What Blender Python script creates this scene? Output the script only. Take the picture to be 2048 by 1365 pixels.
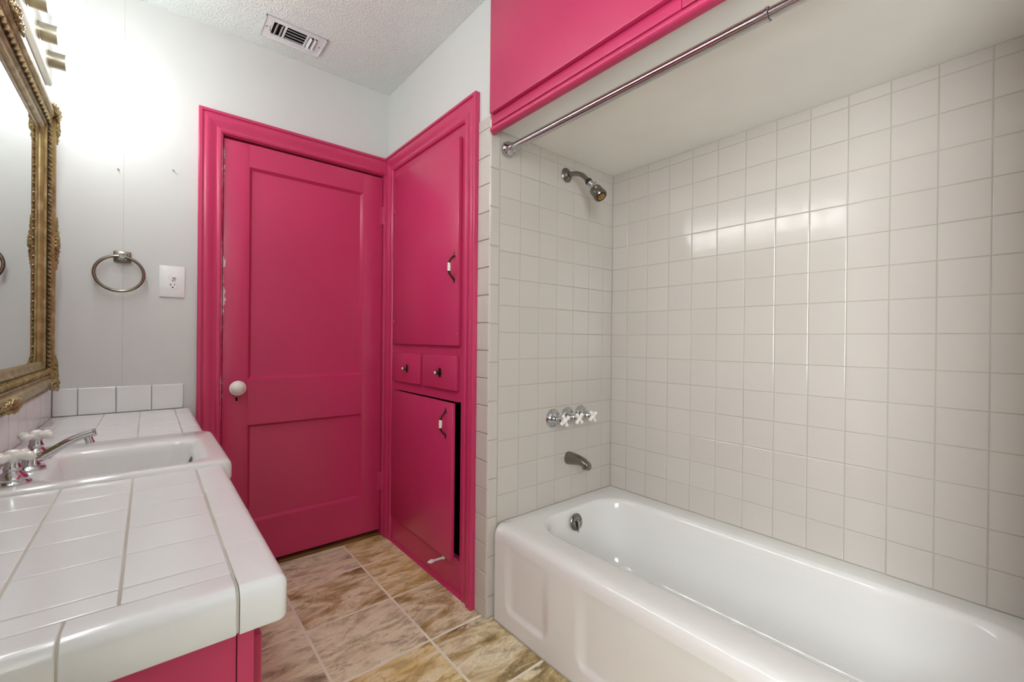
import bpy, bmesh, math, random
from mathutils import Vector, Matrix

random.seed(7)
scene = bpy.context.scene
for o in list(bpy.data.objects):
    bpy.data.objects.remove(o, do_unlink=True)
COL = scene.collection
V = Vector
PI = math.pi

# ------------------------------------------------------------------ camera
YAW, PITCH, ROLL = 0.69623, -0.00212, 0.009934
CAM = V((-1.80535, -1.37144, 1.10472))
fw = V((math.sin(YAW) * math.cos(PITCH), math.cos(YAW) * math.cos(PITCH), math.sin(PITCH)))
rt = V((math.cos(YAW), -math.sin(YAW), 0))
up = rt.cross(fw)
r2 = rt * math.cos(ROLL) + up * math.sin(ROLL)
u2 = -rt * math.sin(ROLL) + up * math.cos(ROLL)
cam_data = bpy.data.cameras.new('camera')
cam_data.sensor_width = 36.0
cam_data.lens = 869.228 / 2048 * 36.0
cam_data.clip_start = 0.02
cam = bpy.data.objects.new('camera', cam_data)
cam.matrix_world = Matrix(((r2.x, u2.x, -fw.x, CAM.x), (r2.y, u2.y, -fw.y, CAM.y),
                           (r2.z, u2.z, -fw.z, CAM.z), (0, 0, 0, 1)))
COL.objects.link(cam)
scene.camera = cam

# ------------------------------------------------------------------ light and exposure
BULB_STRENGTH = 18.0
world = bpy.data.worlds.new('sky')
scene.world = world
world.use_nodes = True
bg = world.node_tree.nodes['Background']
bg.inputs[0].default_value = (0.95, 0.98, 1.0, 1)
bg.inputs[1].default_value = 17.5
portal_data = bpy.data.lights.new('fill_window_portal', 'AREA')  # guides sky light through the unseen window added for fill
portal_data.shape = 'RECTANGLE'
portal_data.size = 0.76
portal_data.size_y = 1.18
portal_data.cycles.is_portal = True
portal = bpy.data.objects.new('fill_window_portal', portal_data)
portal.location = (-2.225, -2.14, 1.45)
portal.rotation_euler = (math.radians(90), 0, math.radians(-90))
COL.objects.link(portal)
vs = scene.view_settings
scene.display_settings.display_device = 'sRGB'
vs.view_transform = 'Standard'
vs.look = 'None'
vs.exposure = 0.70
vs.gamma = 1.0
vs.use_curve_mapping = False

# ------------------------------------------------------------------ materials
def lin(c):
    return tuple(((x / 255) / 12.92 if x / 255 <= 0.04045 else ((x / 255 + 0.055) / 1.055) ** 2.4) for x in c) + (1,)

class Mat:
    def __init__(self, name, rgb=(200, 200, 200), rough=0.5, metal=0.0, spec=0.5, coat=0.0):
        self.m = bpy.data.materials.new(name)
        self.m.use_nodes = True
        self.nt = self.m.node_tree
        self.n = self.nt.nodes
        self.b = self.n['Principled BSDF']
        self.b.inputs['Base Color'].default_value = lin(rgb)
        self.b.inputs['Roughness'].default_value = rough
        self.b.inputs['Metallic'].default_value = metal
        self.b.inputs['Specular IOR Level'].default_value = spec
        self.b.inputs['Coat Weight'].default_value = coat
        self.b.inputs['Coat Roughness'].default_value = 0.08
    def add(self, t, **kw):
        nd = self.n.new(t)
        for k, v in kw.items():
            setattr(nd, k, v)
        return nd
    def link(self, a, b):
        self.nt.links.new(a, b)
    def coord(self, kind='Object', scale=(1, 1, 1), rnd=0.0):
        tc = self.add('ShaderNodeTexCoord')
        mp = self.add('ShaderNodeMapping')
        mp.inputs['Scale'].default_value = scale
        self.link(tc.outputs[kind], mp.inputs['Vector'])
        if rnd:
            oi = self.add('ShaderNodeObjectInfo')
            mu = self.add('ShaderNodeMath', operation='MULTIPLY')
            mu.inputs[1].default_value = rnd
            self.link(oi.outputs['Random'], mu.inputs[0])
            cb = self.add('ShaderNodeCombineXYZ')
            self.link(mu.outputs[0], cb.inputs[0]); self.link(mu.outputs[0], cb.inputs[1])
            self.link(cb.outputs[0], mp.inputs['Location'])
        return mp.outputs[0]
    def noise(self, vec, scale=5, detail=3, rough=0.5, dist=0.0):
        nd = self.add('ShaderNodeTexNoise')
        nd.inputs['Scale'].default_value = scale
        nd.inputs['Detail'].default_value = detail
        nd.inputs['Roughness'].default_value = rough
        nd.inputs['Distortion'].default_value = dist
        self.link(vec, nd.inputs['Vector'])
        return nd.outputs['Fac']
    def ramp(self, fac, stops):
        nd = self.add('ShaderNodeValToRGB')
        cr = nd.color_ramp
        while len(cr.elements) < len(stops):
            cr.elements.new(0.5)
        for e, (p, c) in zip(cr.elements, stops):
            e.position = p
            e.color = c if len(c) == 4 else lin(c)
        self.link(fac, nd.inputs[0])
        return nd.outputs[0]
    def mix(self, fac, a, b, mode='MIX'):
        nd = self.add('ShaderNodeMix', data_type='RGBA', blend_type=mode)
        for s, x in ((nd.inputs[0], fac), (nd.inputs[6], a), (nd.inputs[7], b)):
            if isinstance(x, (int, float)):
                s.default_value = x
            elif isinstance(x, tuple):
                s.default_value = x
            else:
                self.link(x, s)
        return nd.outputs[2]
    def bump(self, h, strength=0.2, dist=0.002):
        nd = self.add('ShaderNodeBump')
        nd.inputs['Strength'].default_value = strength
        nd.inputs['Distance'].default_value = dist
        self.link(h, nd.inputs['Height'])
        self.link(nd.outputs[0], self.b.inputs['Normal'])
        return self
    def color(self, s):
        self.link(s, self.b.inputs['Base Color'])
        return self

def m_paint(name, rgb, rough=0.45, bscale=60, bstr=0.08, spec=0.5, var=0.04, bdist=0.002):
    m = Mat(name, rgb, rough, spec=spec)
    v = m.coord()
    n = m.noise(v, 3, 4)
    dark = tuple(max(0, c * (1 - var * 2)) for c in rgb)
    m.color(m.ramp(n, [(0.3, dark), (0.7, rgb)]))
    m.bump(m.noise(v, bscale, 3), bstr, bdist)
    return m

WALLF = m_paint('low_bounce_taupe_paint', (158, 154, 148), 0.5, 45, 0.05, var=0.01)  # unseen walls only, toned darker to cut light bounced onto the vanity end
WALL = m_paint('wall_paint', (211, 212, 210), 0.42, 45, 0.05, spec=0.3, var=0.008)
CEIL = m_paint('ceiling_texture', (234, 241, 238), 0.8, 170, 1.0, spec=0.2, var=0.012, bdist=0.008)
SOFF = m_paint('soffit_paint', (244, 242, 235), 0.35, 14, 0.08, var=0.015)
def seam_wall():
    m = m_paint('wall_paint_with_seam', (211, 212, 210), 0.42, 45, 0.05, spec=0.3, var=0.008)
    src = m.b.inputs['Base Color'].links[0].from_socket
    geo = m.add('ShaderNodeNewGeometry'); sp = m.add('ShaderNodeSeparateXYZ')
    m.link(geo.outputs['Position'], sp.inputs[0])
    ad = m.add('ShaderNodeMath', operation='ADD'); m.link(sp.outputs[0], ad.inputs[0]); ad.inputs[1].default_value = 1.886
    ab = m.add('ShaderNodeMath', operation='ABSOLUTE'); m.link(ad.outputs[0], ab.inputs[0])
    lt = m.add('ShaderNodeMath', operation='LESS_THAN'); m.link(ab.outputs[0], lt.inputs[0]); lt.inputs[1].default_value = 0.0007
    n = m.noise(geo.outputs['Position'], 9, 3)
    mu = m.add('ShaderNodeMath', operation='MULTIPLY'); m.link(lt.outputs[0], mu.inputs[0]); m.link(n, mu.inputs[1])
    m.color(m.mix(mu.outputs[0], src, lin((150, 148, 140))))
    return m
WALLB = seam_wall()
PINK_RGB = (200, 56, 102)
PINK = m_paint('crimson_pink_paint', PINK_RGB, 0.28, 70, 0.025, var=0.02)

def chip_mat(name, axis, edge, sign, width):
    """crimson paint flaked to the white undercoat along one edge of the board"""
    m = Mat(name, PINK_RGB, 0.3)
    geo = m.add('ShaderNodeNewGeometry')
    sp = m.add('ShaderNodeSeparateXYZ')
    m.link(geo.outputs['Position'], sp.inputs[0])
    sub = m.add('ShaderNodeMath', operation='SUBTRACT')
    m.link(sp.outputs[axis], sub.inputs[0]); sub.inputs[1].default_value = edge
    ab = m.add('ShaderNodeMath', operation='MULTIPLY')
    m.link(sub.outputs[0], ab.inputs[0]); ab.inputs[1].default_value = sign / width
    n = m.noise(geo.outputs['Position'], 28, 5, 0.7)
    n2 = m.noise(geo.outputs['Position'], 5, 2)
    pr = m.add('ShaderNodeMath', operation='MULTIPLY')
    m.link(n, pr.inputs[0]); m.link(n2, pr.inputs[1])
    gr = m.add('ShaderNodeMath', operation='MULTIPLY_ADD')
    m.link(ab.outputs[0], gr.inputs[0]); gr.inputs[1].default_value = -0.16
    m.link(pr.outputs[0], gr.inputs[2])
    th = m.ramp(gr.outputs[0], [(0.238, (0, 0, 0, 1)), (0.244, (1, 1, 1, 1))])
    m.color(m.mix(th, lin(PINK_RGB), lin((225, 205, 205))))
    m.bump(m.noise(geo.outputs['Position'], 70, 3), 0.06)
    return m
PINKCHIP = chip_mat('crimson_paint_chipped_edge', 0, -1.552, 1, 0.012)
PINKCHIP2 = chip_mat('crimson_paint_chipped_casing', 0, -1.557, -1, 0.004)

def m_tile(name, rgb, rough=0.1, wave=0.12, var=4):
    m = Mat(name, rgb, rough)
    oi = m.add('ShaderNodeObjectInfo')
    c0 = tuple(max(0, c - var) for c in rgb)
    c1 = tuple(min(255, c + var) for c in rgb)
    m.color(m.ramp(oi.outputs['Random'], [(0.0, c0), (1.0, c1)]))
    m.bump(m.noise(m.coord(rnd=30.0), 22, 2), wave, 0.002)
    return m
WTILE = m_tile('wall_tile_glaze', (199, 193, 185), 0.14, 0.24, 1.2)
CTILE = m_tile('counter_tile_glaze', (229, 231, 231), 0.14, 0.05, 2)
GROUT = m_paint('tile_grout', (186, 179, 167), 0.8, 200, 0.2, var=0.05)
CGROUT = m_paint('counter_grout', (206, 200, 188), 0.8, 200, 0.2, var=0.08)
FGROUT = m_paint('floor_grout', (250, 243, 224), 0.7, 200, 0.3, var=0.06)
ENAMEL = Mat('tub_enamel', (228, 227, 223), 0.1, coat=0.3)
CERAMIC = Mat('sink_ceramic', (228, 228, 226), 0.1, coat=0.3)
PORC = Mat('porcelain', (238, 236, 230), 0.12, coat=0.3)
CHROME = Mat('chrome', (196, 196, 198), 0.08, 1.0)
DCHROME = m_paint('aged_chrome', (150, 146, 138), 0.2, 90, 0.05, var=0.1)
DCHROME.b.inputs['Metallic'].default_value = 1.0
NICKEL = m_paint('brushed_nickel', (158, 151, 138), 0.3, 300, 0.03, var=0.03)
NICKEL.b.inputs['Metallic'].default_value = 1.0
RINGM = Mat('towel_ring_nickel', (134, 124, 110), 0.22, 1.0)
BRONZE = m_paint('antique_bronze', (104, 86, 56), 0.3, 120, 0.2, var=0.25)
BRONZE.b.inputs['Metallic'].default_value = 0.9
BLACK = Mat('black_rubber', (20, 20, 20), 0.5)
DARK = Mat('dark_interior', (18, 14, 13), 0.9, spec=0.1)
BRASS = Mat('nozzle_brass', (176, 140, 72), 0.3, 1.0)
PLASTIC = Mat('white_plastic', (236, 236, 236), 0.3)
VENTM = Mat('vent_white_enamel', (222, 224, 226), 0.35)
WOOD = Mat('threshold_wood', (128, 88, 40), 0.45)
_v = WOOD.coord(scale=(2, 40, 40))
WOOD.color(WOOD.ramp(WOOD.noise(_v, 4, 5), [(0.3, (88, 56, 22)), (0.7, (156, 112, 58))]))
MIRROR = Mat('mirror_glass', (232, 236, 234), 0.005, 1.0)

def m_gold():
    m = Mat('antique_gold_leaf', (160, 130, 80), 0.36, 0.45)
    v = m.coord()
    n = m.noise(v, 30, 5, 0.6)
    base = m.ramp(n, [(0.3, (122, 106, 62)), (0.55, (164, 148, 98)), (0.8, (208, 198, 160))])
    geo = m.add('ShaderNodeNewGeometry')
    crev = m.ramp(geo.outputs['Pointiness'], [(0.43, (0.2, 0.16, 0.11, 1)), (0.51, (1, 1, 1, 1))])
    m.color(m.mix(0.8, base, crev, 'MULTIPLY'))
    m.bump(m.noise(v, 160, 3), 0.2, 0.001)
    return m
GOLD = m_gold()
PATINA = m_paint('dark_gold_patina', (84, 70, 40), 0.5, 90, 0.2, var=0.2)
PATINA.b.inputs['Metallic'].default_value = 0.6

def m_floor():
    m = Mat('slate_look_floor_tile', (180, 150, 110), 0.34)
    oi = m.add('ShaderNodeObjectInfo')
    kindsep = m.add('ShaderNodeSeparateColor')
    m.link(oi.outputs['Color'], kindsep.inputs[0])
    tc = m.add('ShaderNodeTexCoord')
    rot = m.add('ShaderNodeMapping')
    cb = m.add('ShaderNodeCombineXYZ')
    for k, f in enumerate((37.0, 61.0, 0.0)):
        mu = m.add('ShaderNodeMath', operation='MULTIPLY'); mu.inputs[1].default_value = f
        m.link(oi.outputs['Random'], mu.inputs[0]); m.link(mu.outputs[0], cb.inputs[k])
    m.link(cb.outputs[0], rot.inputs['Location'])
    rot.inputs['Rotation'].default_value = (0, 0, math.radians(-14))
    rot.inputs['Scale'].default_value = (1.0, 2.1, 1.0)
    m.link(tc.outputs['Object'], rot.inputs['Vector'])
    v = rot.outputs[0]
    big = m.noise(v, 3.0, 7, 0.6, 1.2)
    streak_map = m.add('ShaderNodeMapping')
    streak_map.inputs['Scale'].default_value = (1.0, 1.35, 1.0)
    m.link(v, streak_map.inputs['Vector'])
    streak = m.noise(streak_map.outputs[0], 4.6, 10, 0.66, 2.0)
    fine = m.noise(streak_map.outputs[0], 60, 8, 0.75, 0.8)
    ochre = m.ramp(big, [(0.30, (178, 152, 94)), (0.44, (220, 194, 128)), (0.56, (242, 226, 176)), (0.72, (198, 170, 106))])
    mauve = m.ramp(big, [(0.30, (160, 150, 130)), (0.44, (216, 204, 172)), (0.56, (244, 234, 204)), (0.72, (186, 172, 142))])
    brown = m.ramp(big, [(0.30, (132, 114, 74)), (0.44, (196, 172, 120)), (0.56, (240, 228, 194)), (0.72, (156, 134, 88))])
    def step(lo, hi):
        return m.ramp(kindsep.outputs[0], [(lo, (0, 0, 0, 1)), (hi, (1, 1, 1, 1))])
    c = m.mix(step(0.36, 0.40), ochre, mauve)
    c = m.mix(step(0.68, 0.72), c, brown)
    dk = m.ramp(streak, [(0.36, (0.30, 0.25, 0.20, 1)), (0.43, (0.66, 0.60, 0.53, 1)), (0.50, (1.0, 1.0, 1.0, 1))])
    c = m.mix(0.5, c, dk, 'MULTIPLY')
    lt = m.ramp(streak, [(0.52, (0, 0, 0, 1)), (0.62, (0.8, 0.8, 0.8, 1))])
    c = m.mix(lt, c, lin((242, 232, 202)))
    sp = m.ramp(fine, [(0.42, (0.34, 0.27, 0.22, 1)), (0.50, (1, 1, 1, 1))])
    msk = m.ramp(big, [(0.36, (0.6, 0.6, 0.6, 1)), (0.47, (0.05, 0.05, 0.05, 1)), (0.66, (0.4, 0.4, 0.4, 1))])
    c = m.mix(msk, c, m.mix(1.0, c, sp, 'MULTIPLY'))
    vor = m.add('ShaderNodeTexVoronoi', feature='DISTANCE_TO_EDGE')
    vor.inputs['Scale'].default_value = 3.4
    ds = m.add('ShaderNodeMix', data_type='VECTOR'); ds.inputs[0].default_value = 0.25
    nz = m.add('ShaderNodeTexNoise'); nz.inputs['Scale'].default_value = 9; nz.inputs['Detail'].default_value = 5
    m.link(v, nz.inputs['Vector']); m.link(v, ds.inputs[4]); m.link(nz.outputs['Color'], ds.inputs[5])
    m.link(ds.outputs[1], vor.inputs['Vector'])
    cr = m.ramp(vor.outputs['Distance'], [(0.0, (0.35, 0.28, 0.22, 1)), (0.012, (1, 1, 1, 1))])
    c = m.mix(0.6, c, cr, 'MULTIPLY')
    m.color(c)
    m.bump(streak, 0.25, 0.003)
    return m
FTILE = m_floor()

def m_bulb():
    m = Mat('bulb_glow', (255, 250, 240), 0.4)
    m.b.inputs['Emission Color'].default_value = (0.94, 0.99, 1.0, 1)
    m.b.inputs['Emission Strength'].default_value = BULB_STRENGTH
    return m
BULB = m_bulb()

def m_pane():
    m = Mat('fill_window_glass', (255, 255, 255), 0.02)
    tr = m.add('ShaderNodeBsdfTransparent')
    gl = m.add('ShaderNodeBsdfGlossy'); gl.inputs['Roughness'].default_value = 0.02
    mx = m.add('ShaderNodeMixShader'); mx.inputs[0].default_value = 0.06
    m.link(tr.outputs[0], mx.inputs[1]); m.link(gl.outputs[0], mx.inputs[2])
    m.link(mx.outputs[0], m.n['Material Output'].inputs['Surface'])
    return m
PANE = m_pane()

# ------------------------------------------------------------------ mesh helpers
class MB:
    def __init__(self):
        self.v = []; self.f = []
    def add(self, verts, faces):
        o = len(self.v)
        self.v += [tuple(p) for p in verts]
        self.f += [tuple(i + o for i in f) for f in faces]
        return self
    def box(self, a, b, bev=0.0, M=None):
        x0, x1 = sorted((a[0], b[0])); y0, y1 = sorted((a[1], b[1])); z0, z1 = sorted((a[2], b[2]))
        if bev <= 0:
            vs = [V((x, y, z)) for z in (z0, z1) for y in (y0, y1) for x in (x0, x1)]
            fs = [(0, 2, 3, 1), (4, 5, 7, 6), (0, 1, 5, 4), (2, 6, 7, 3), (0, 4, 6, 2), (1, 3, 7, 5)]
        else:
            bm = bmesh.new()
            bmesh.ops.create_cube(bm, size=1.0)
            for q in bm.verts:
                q.co = V((x0 if q.co.x < 0 else x1, y0 if q.co.y < 0 else y1, z0 if q.co.z < 0 else z1))
            bmesh.ops.bevel(bm, geom=list(bm.edges), offset=bev, segments=2, affect='EDGES', profile=0.5)
            bm.verts.index_update()
            vs = [q.co.copy() for q in bm.verts]
            fs = [tuple(q.index for q in f.verts) for f in bm.faces]
            bm.free()
        if M is not None:
            vs = [M @ p for p in vs]
        return self.add(vs, fs)
    def loft(self, loops, closed=True, cap0=False, cap1=False):
        n = len(loops[0]); vs = [p for l in loops for p in l]; fs = []
        for i in range(len(loops) - 1):
            for j in range(n if closed else n - 1):
                a = i * n + j; b = i * n + (j + 1) % n
                fs.append((a, b, b + n, a + n))
        if cap0: fs.append(tuple(reversed(range(n))))
        if cap1: fs.append(tuple(range((len(loops) - 1) * n, len(loops) * n)))
        return self.add(vs, fs)
    def lathe(self, prof, M, seg=20, cap=True, sx=1.0):
        loops = [[M @ V((r * math.cos(2 * PI * k / seg) * sx, r * math.sin(2 * PI * k / seg), h)) for k in range(seg)] for r, h in prof]
        return self.loft(loops, True, cap, cap)
    def tube(self, pts, rad, seg=10, cap=True, closed=False):
        pts = [V(p) for p in pts]; n = len(pts)
        rad = rad if isinstance(rad, (list, tuple)) else [rad] * n
        loops = []; ref = None
        for i, p in enumerate(pts):
            if closed:
                t = (pts[(i + 1) % n] - pts[i - 1]).normalized()
            else:
                t = (pts[min(i + 1, n - 1)] - pts[max(i - 1, 0)]).normalized()
            if ref is None:
                ref = t.orthogonal().normalized()
            ref = (ref - t * ref.dot(t)).normalized()
            bi = t.cross(ref)
            loops.append([p + (ref * math.cos(2 * PI * k / seg) + bi * math.sin(2 * PI * k / seg)) * rad[i] for k in range(seg)])
        if closed:
            loops.append(loops[0])
            return self.loft(loops)
        return self.loft(loops, True, cap, cap)
    def ball(self, c, r, seg=10, rings=6, M=None):
        c = V(c); r = r if isinstance(r, (list, tuple)) else (r, r, r)
        loops = []
        for i in range(rings + 1):
            a = -PI / 2 + PI * i / rings
            rr = max(math.cos(a), 0.02)
            l = [V((r[0] * rr * math.cos(2 * PI * k / seg), r[1] * rr * math.sin(2 * PI * k / seg), r[2] * math.sin(a))) for k in range(seg)]
            if M is not None:
                l = [M @ p for p in l]
            loops.append([c + p for p in l])
        return self.loft(loops, True, True, True)
    def build(self, name, mat, parent=None, smooth=35, loc=None):
        me = bpy.data.meshes.new(name)
        me.from_pydata(self.v, [], self.f)
        me.update()
        bm = bmesh.new(); bm.from_mesh(me)
        bmesh.ops.recalc_face_normals(bm, faces=bm.faces)
        bm.to_mesh(me); bm.free()
        if smooth:
            for p in me.polygons: p.use_smooth = True
            me.set_sharp_from_angle(angle=math.radians(smooth))
        me.materials.append(mat.m if isinstance(mat, Mat) else mat)
        o = bpy.data.objects.new(name, me)
        if loc is not None:
            me.transform(Matrix.Translation(-V(loc)))
            o.location = loc
        COL.objects.link(o)
        if parent is not None:
            o.parent = parent
            o.matrix_parent_inverse = Matrix.Translation(-parent.location) if parent.location.length else Matrix()
        return o

def tag(o, label, cat, group=None, kind=None):
    o['label'] = label; o['category'] = cat
    if group: o['group'] = group
    if kind: o['kind'] = kind
    return o
def thing(name, loc, label, cat, group=None, kind=None):
    o = bpy.data.objects.new(name, None)
    o.location = loc
    o.empty_display_size = 0.05
    COL.objects.link(o)
    return tag(o, label, cat, group, kind)
def AX(p, d, xhint=None):
    """matrix placing local z along d at p"""
    d = V(d).normalized()
    x = V(xhint) if xhint is not None else d.orthogonal()
    x = (x - d * x.dot(d)).normalized()
    y = d.cross(x)
    p = V(p)
    return Matrix(((x.x, y.x, d.x, p.x), (x.y, y.y, d.y, p.y), (x.z, y.z, d.z, p.z), (0, 0, 0, 1)))

_tiles = {}
def tile_mesh(w, h, t, bev, mat):
    key = (round(w, 4), round(h, 4), t, bev, mat.m.name)
    if key not in _tiles:
        a, b = w / 2, h / 2
        loops = []
        for ins, z in ((0, 0), (0, t - bev), (bev * 0.3, t - bev * 0.3), (bev, t)):
            loops.append([V((-a + ins, -b + ins, z)), V((a - ins, -b + ins, z)), V((a - ins, b - ins, z)), V((-a + ins, b - ins, z))])
        mb = MB(); mb.loft(loops, True, True, True)
        me = bpy.data.meshes.new('tile')
        me.from_pydata(mb.v, [], mb.f); me.update()
        me.materials.append(mat.m)
        _tiles[key] = me
    return _tiles[key]
def put_tile(name, c, ux, uy, n, w, h, t, bev, mat, parent, tilt=0.0):
    """tile with face on the plane through c (face side +n), back at c - n*t"""
    me = tile_mesh(w, h, t, bev, mat)
    o = bpy.data.objects.new(name, me)
    ux, uy, n, c = V(ux), V(uy), V(n), V(c)
    p = c - n * t
    M = Matrix(((ux.x, uy.x, n.x, p.x), (ux.y, uy.y, n.y, p.y), (ux.z, uy.z, n.z, p.z), (0, 0, 0, 1)))
    if tilt:
        M = M @ Matrix.Rotation(random.gauss(0, tilt), 4, 'X') @ Matrix.Rotation(random.gauss(0, tilt), 4, 'Y')
    if parent is not None:
        o.parent = parent
        o.matrix_parent_inverse = Matrix.Translation(-parent.location)
    o.matrix_world = M
    o.matrix_basis = M
    COL.objects.link(o)
    return o

def leg(P0, P1, in0, in1, hd, prof):
    """moulding leg from P0 to P1; in0/in1 = inward offset vectors (mitred), hd = projection from the wall"""
    mb = MB()
    l0 = [V(P0) + V(in0) * u + V(hd) * h for u, h in prof]
    l1 = [V(P1) + V(in1) * u + V(hd) * h for u, h in prof]
    mb.loft([l0, l1], True, True, True)
    return mb
def rrect(x0, x1, y0, y1, r, z, k=8):
    """rounded rectangle loop; r is one radius or four (x1y1, x0y1, x0y0, x1y0)"""
    r = r if isinstance(r, (list, tuple)) else (r,) * 4
    pts = []
    for (cx, cy, a0), q in zip(((x1, y1, 0), (x0, y1, 90), (x0, y0, 180), (x1, y0, 270)), r):
        ox = cx - q if cx == x1 else cx + q
        oy = cy - q if cy == y1 else cy + q
        for i in range(k + 1):
            a = math.radians(a0 + 90 * i / k)
            pts.append(V((ox + q * math.cos(a), oy + q * math.sin(a), z)))
    return pts

# ------------------------------------------------------------------ room dimensions (metres)
XL, XC, YD, ZC = -2.089, -0.777, 0.967, 2.474
YB = -3.10            # wall behind the camera
TUBY = -1.525         # foot end of the tub alcove
ZT, ZS = 0.369, 1.942  # tub rim, alcove ceiling
TS = 0.1095           # wall tile pitch

def structure(name, mb, mat, label, cat, smooth=0, parent=None):
    o = mb.build(name, mat, parent, smooth)
    if parent is None:
        tag(o, label, cat, kind='structure')
    return o

# floor ------------------------------------------------------------
floor = structure('floor', MB().box((XL - .1, YB - .1, -.1), (.85, 1.12, -.0008)), FGROUT,
                  'tan slate-look tile floor with pale grout lines', 'floor')
gx, gy, px, py = -1.005, 0.705, 0.343, 0.3345
fx0, fx1, fy0, fy1 = XL + .001, .749, YB + .001, 1.0
TK = {(-1, 0): .5, (0, 0): .1, (-1, -1): .9, (0, -1): .1, (-2, -1): .5, (-1, -2): .5, (0, -2): .9, (-2, -2): .5, (-2, -3): .1, (-1, -3): .1, (0, -3): .9, (-1, -4): .5}
for i in range(-4, 6):
    for j in range(-13, 3):
        x0, x1 = gx + i * px, gx + (i + 1) * px
        y0, y1 = gy + j * py, gy + (j + 1) * py
        x0, x1 = max(x0 + .004, fx0), min(x1 - .004, fx1)
        y0, y1 = max(y0 + .004, fy0), min(y1 - .004, fy1)
        if x0 > -.70 and y1 > TUBY - .1: continue
        if x1 - x0 < .02 or y1 - y0 < .02: continue
        t = put_tile('tile', ((x0 + x1) / 2, (y0 + y1) / 2, 0), (1, 0, 0), (0, 1, 0), (0, 0, 1), x1 - x0, y1 - y0, .004, .0025, FTILE, floor)
        k = TK.get((i, j), random.choice((.1, .5, .9)))     # which of the three slate prints this tile carries
        t.color = (k, k, k, 1)

# painted walls -----------------------------------------------------
DX0, DX1, DZ = -1.557, -0.797, 2.02     # rough door opening
structure('wall_back', MB().box((XL - .1, YD, 0), (DX0, YD + .12, ZC)).box((DX0, YD, DZ), (DX1, YD + .12, ZC))
          .box((DX1, YD, 0), (XC + .6, YD + .12, ZC)).box((DX0 - .02, YD + .11, -.004), (DX1 + .02, YD + .15, DZ + .02)), WALLB,
          'pale grey painted wall around the crimson door', 'wall')
W0, W1, H0, H1 = -2.56, -1.72, .82, 2.08
structure('wall_left', MB().box((XL - .2, W1, 0), (XL, YD, ZC)).box((XL - .2, YB - .1, 0), (XL, W0, ZC)).box((XL - .2, W0, 0), (XL, W1, H0)).box((XL - .2, W0, H1), (XL, W1, ZC)), WALL, 'pale grey wall behind the gilt mirror', 'wall')
WX = XC + .004
structure('wall_right', MB().box((WX, .1, 2.02), (WX + .1, YD, ZC)).box((WX, .868, 0), (WX + .1, YD, 2.02))
          .box((WX, .006, ZS), (WX + .1, .1, ZC)).box((WX + .002, .1, 0), (WX + .1, .166, 2.02)), WALL,
          'pale grey wall above the crimson built-in cupboard', 'wall')
structure('wall_right_entry', MB().box((.75, YB - .1, 0), (.85, TUBY, ZC)).box((.1, TUBY - .1, 0), (.75, TUBY, ZC)).box((WX, TUBY - .1, ZS + .1), (.1, TUBY, ZC)), WALLF, 'taupe wall beyond the foot of the bathtub', 'wall')
structure('wall_front', MB().box((XL - .1, YB - .1, 0), (.85, YB, ZC)), WALLF, 'taupe wall behind the viewer', 'wall')
structure('ceiling', MB().box((XL - .1, YB - .1, ZC), (.85, YD + .12, ZC + .1)), CEIL, 'white stippled ceiling with the air vent', 'ceiling')

# unseen window, added behind the camera as a source of fill light
win = thing('fill_window_1', (XL - .05, -2.14, H0), 'unseen white framed window added in the left wall for fill light', 'window', kind='structure')
wf = MB()
hm = (H0 + H1) / 2
for a, b in (((W0, H0), (W0 + .04, H1)), ((W1 - .04, H0), (W1, H1)), ((W0 + .04, H0), (W1 - .04, H0 + .04)), ((W0 + .04, H1 - .04), (W1 - .04, H1)), ((W0 + .04, hm - .02), (W1 - .04, hm + .02))):
    wf.box((XL - .19, a[0], a[1]), (XL - .14, b[0], b[1]))
wf.build('fill_window_frame', PLASTIC, win)
MB().box((XL - .170, W0 + .04, H0 + .04), (XL - .165, W1 - .04, hm - .02)).build('pane', PANE, win)
MB().box((XL - .170, W0 + .04, hm + .02), (XL - .165, W1 - .04, H1 - .04)).build('pane', PANE, win)
MB().box((XL - .14, W0 + .001, H0), (XL + .03, W1 - .001, H0 + .02), .005).build('fill_window_sill', PLASTIC, win)

# tiled alcove walls -------------------------------------------------
TT = .006; G = .0017
we = structure('wall_tub_end', MB().box((WX + .002, .0013, 0), (.1, .1, ZS + .1)), GROUT, 'cream tiled wall with the shower head and taps', 'wall')
wl = structure('wall_tub_long', MB().box((.0013, TUBY - .1, 0), (.1, TT, ZS + .1)), GROUT, 'cream tiled long wall beside the bathtub', 'wall')
wf_ = structure('wall_tub_foot', MB().box((WX, TUBY - .1, 0), (.1, TUBY - .0013, ZS + .1)), GROUT, 'cream tiled wall at the foot of the bathtub', 'wall')
structure('ceiling_alcove', MB().box((XC + .002, TUBY, ZS), (TT, TT, ZS + .03)), SOFF, 'low cream painted ceiling over the bathtub alcove', 'ceiling')
rows = [(ZT + j * TS, ZT + (j + 1) * TS) for j in range(14)] + [(ZT + 14 * TS, ZS)]
# end wall
ec = [(-.0709, 0.0)] + [(-.0709 - (k + 1) * TS, -.0709 - k * TS) for k in range(6)]
for x0, x1 in ec:
    for z0, z1 in rows:
        put_tile('tile', ((x0 + x1) / 2, 0, (z0 + z1) / 2), (1, 0, 0), (0, 0, 1), (0, -1, 0), x1 - x0 - G, z1 - z0 - G, TT, .0022, WTILE, we, .0022)
bj = [0, .084, .2415, .397, .551, .7055, .86, 1.0145, 1.169, 1.3235, 1.479, 1.634, 1.787, ZS]
for z0, z1 in zip(bj, bj[1:]):
    put_tile('bullnose_tile', (-.7525, 0, (z0 + z1) / 2), (1, 0, 0), (0, 0, 1), (0, -1, 0), .0475, z1 - z0 - G, TT, .0045, WTILE, we, .0015)
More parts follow.
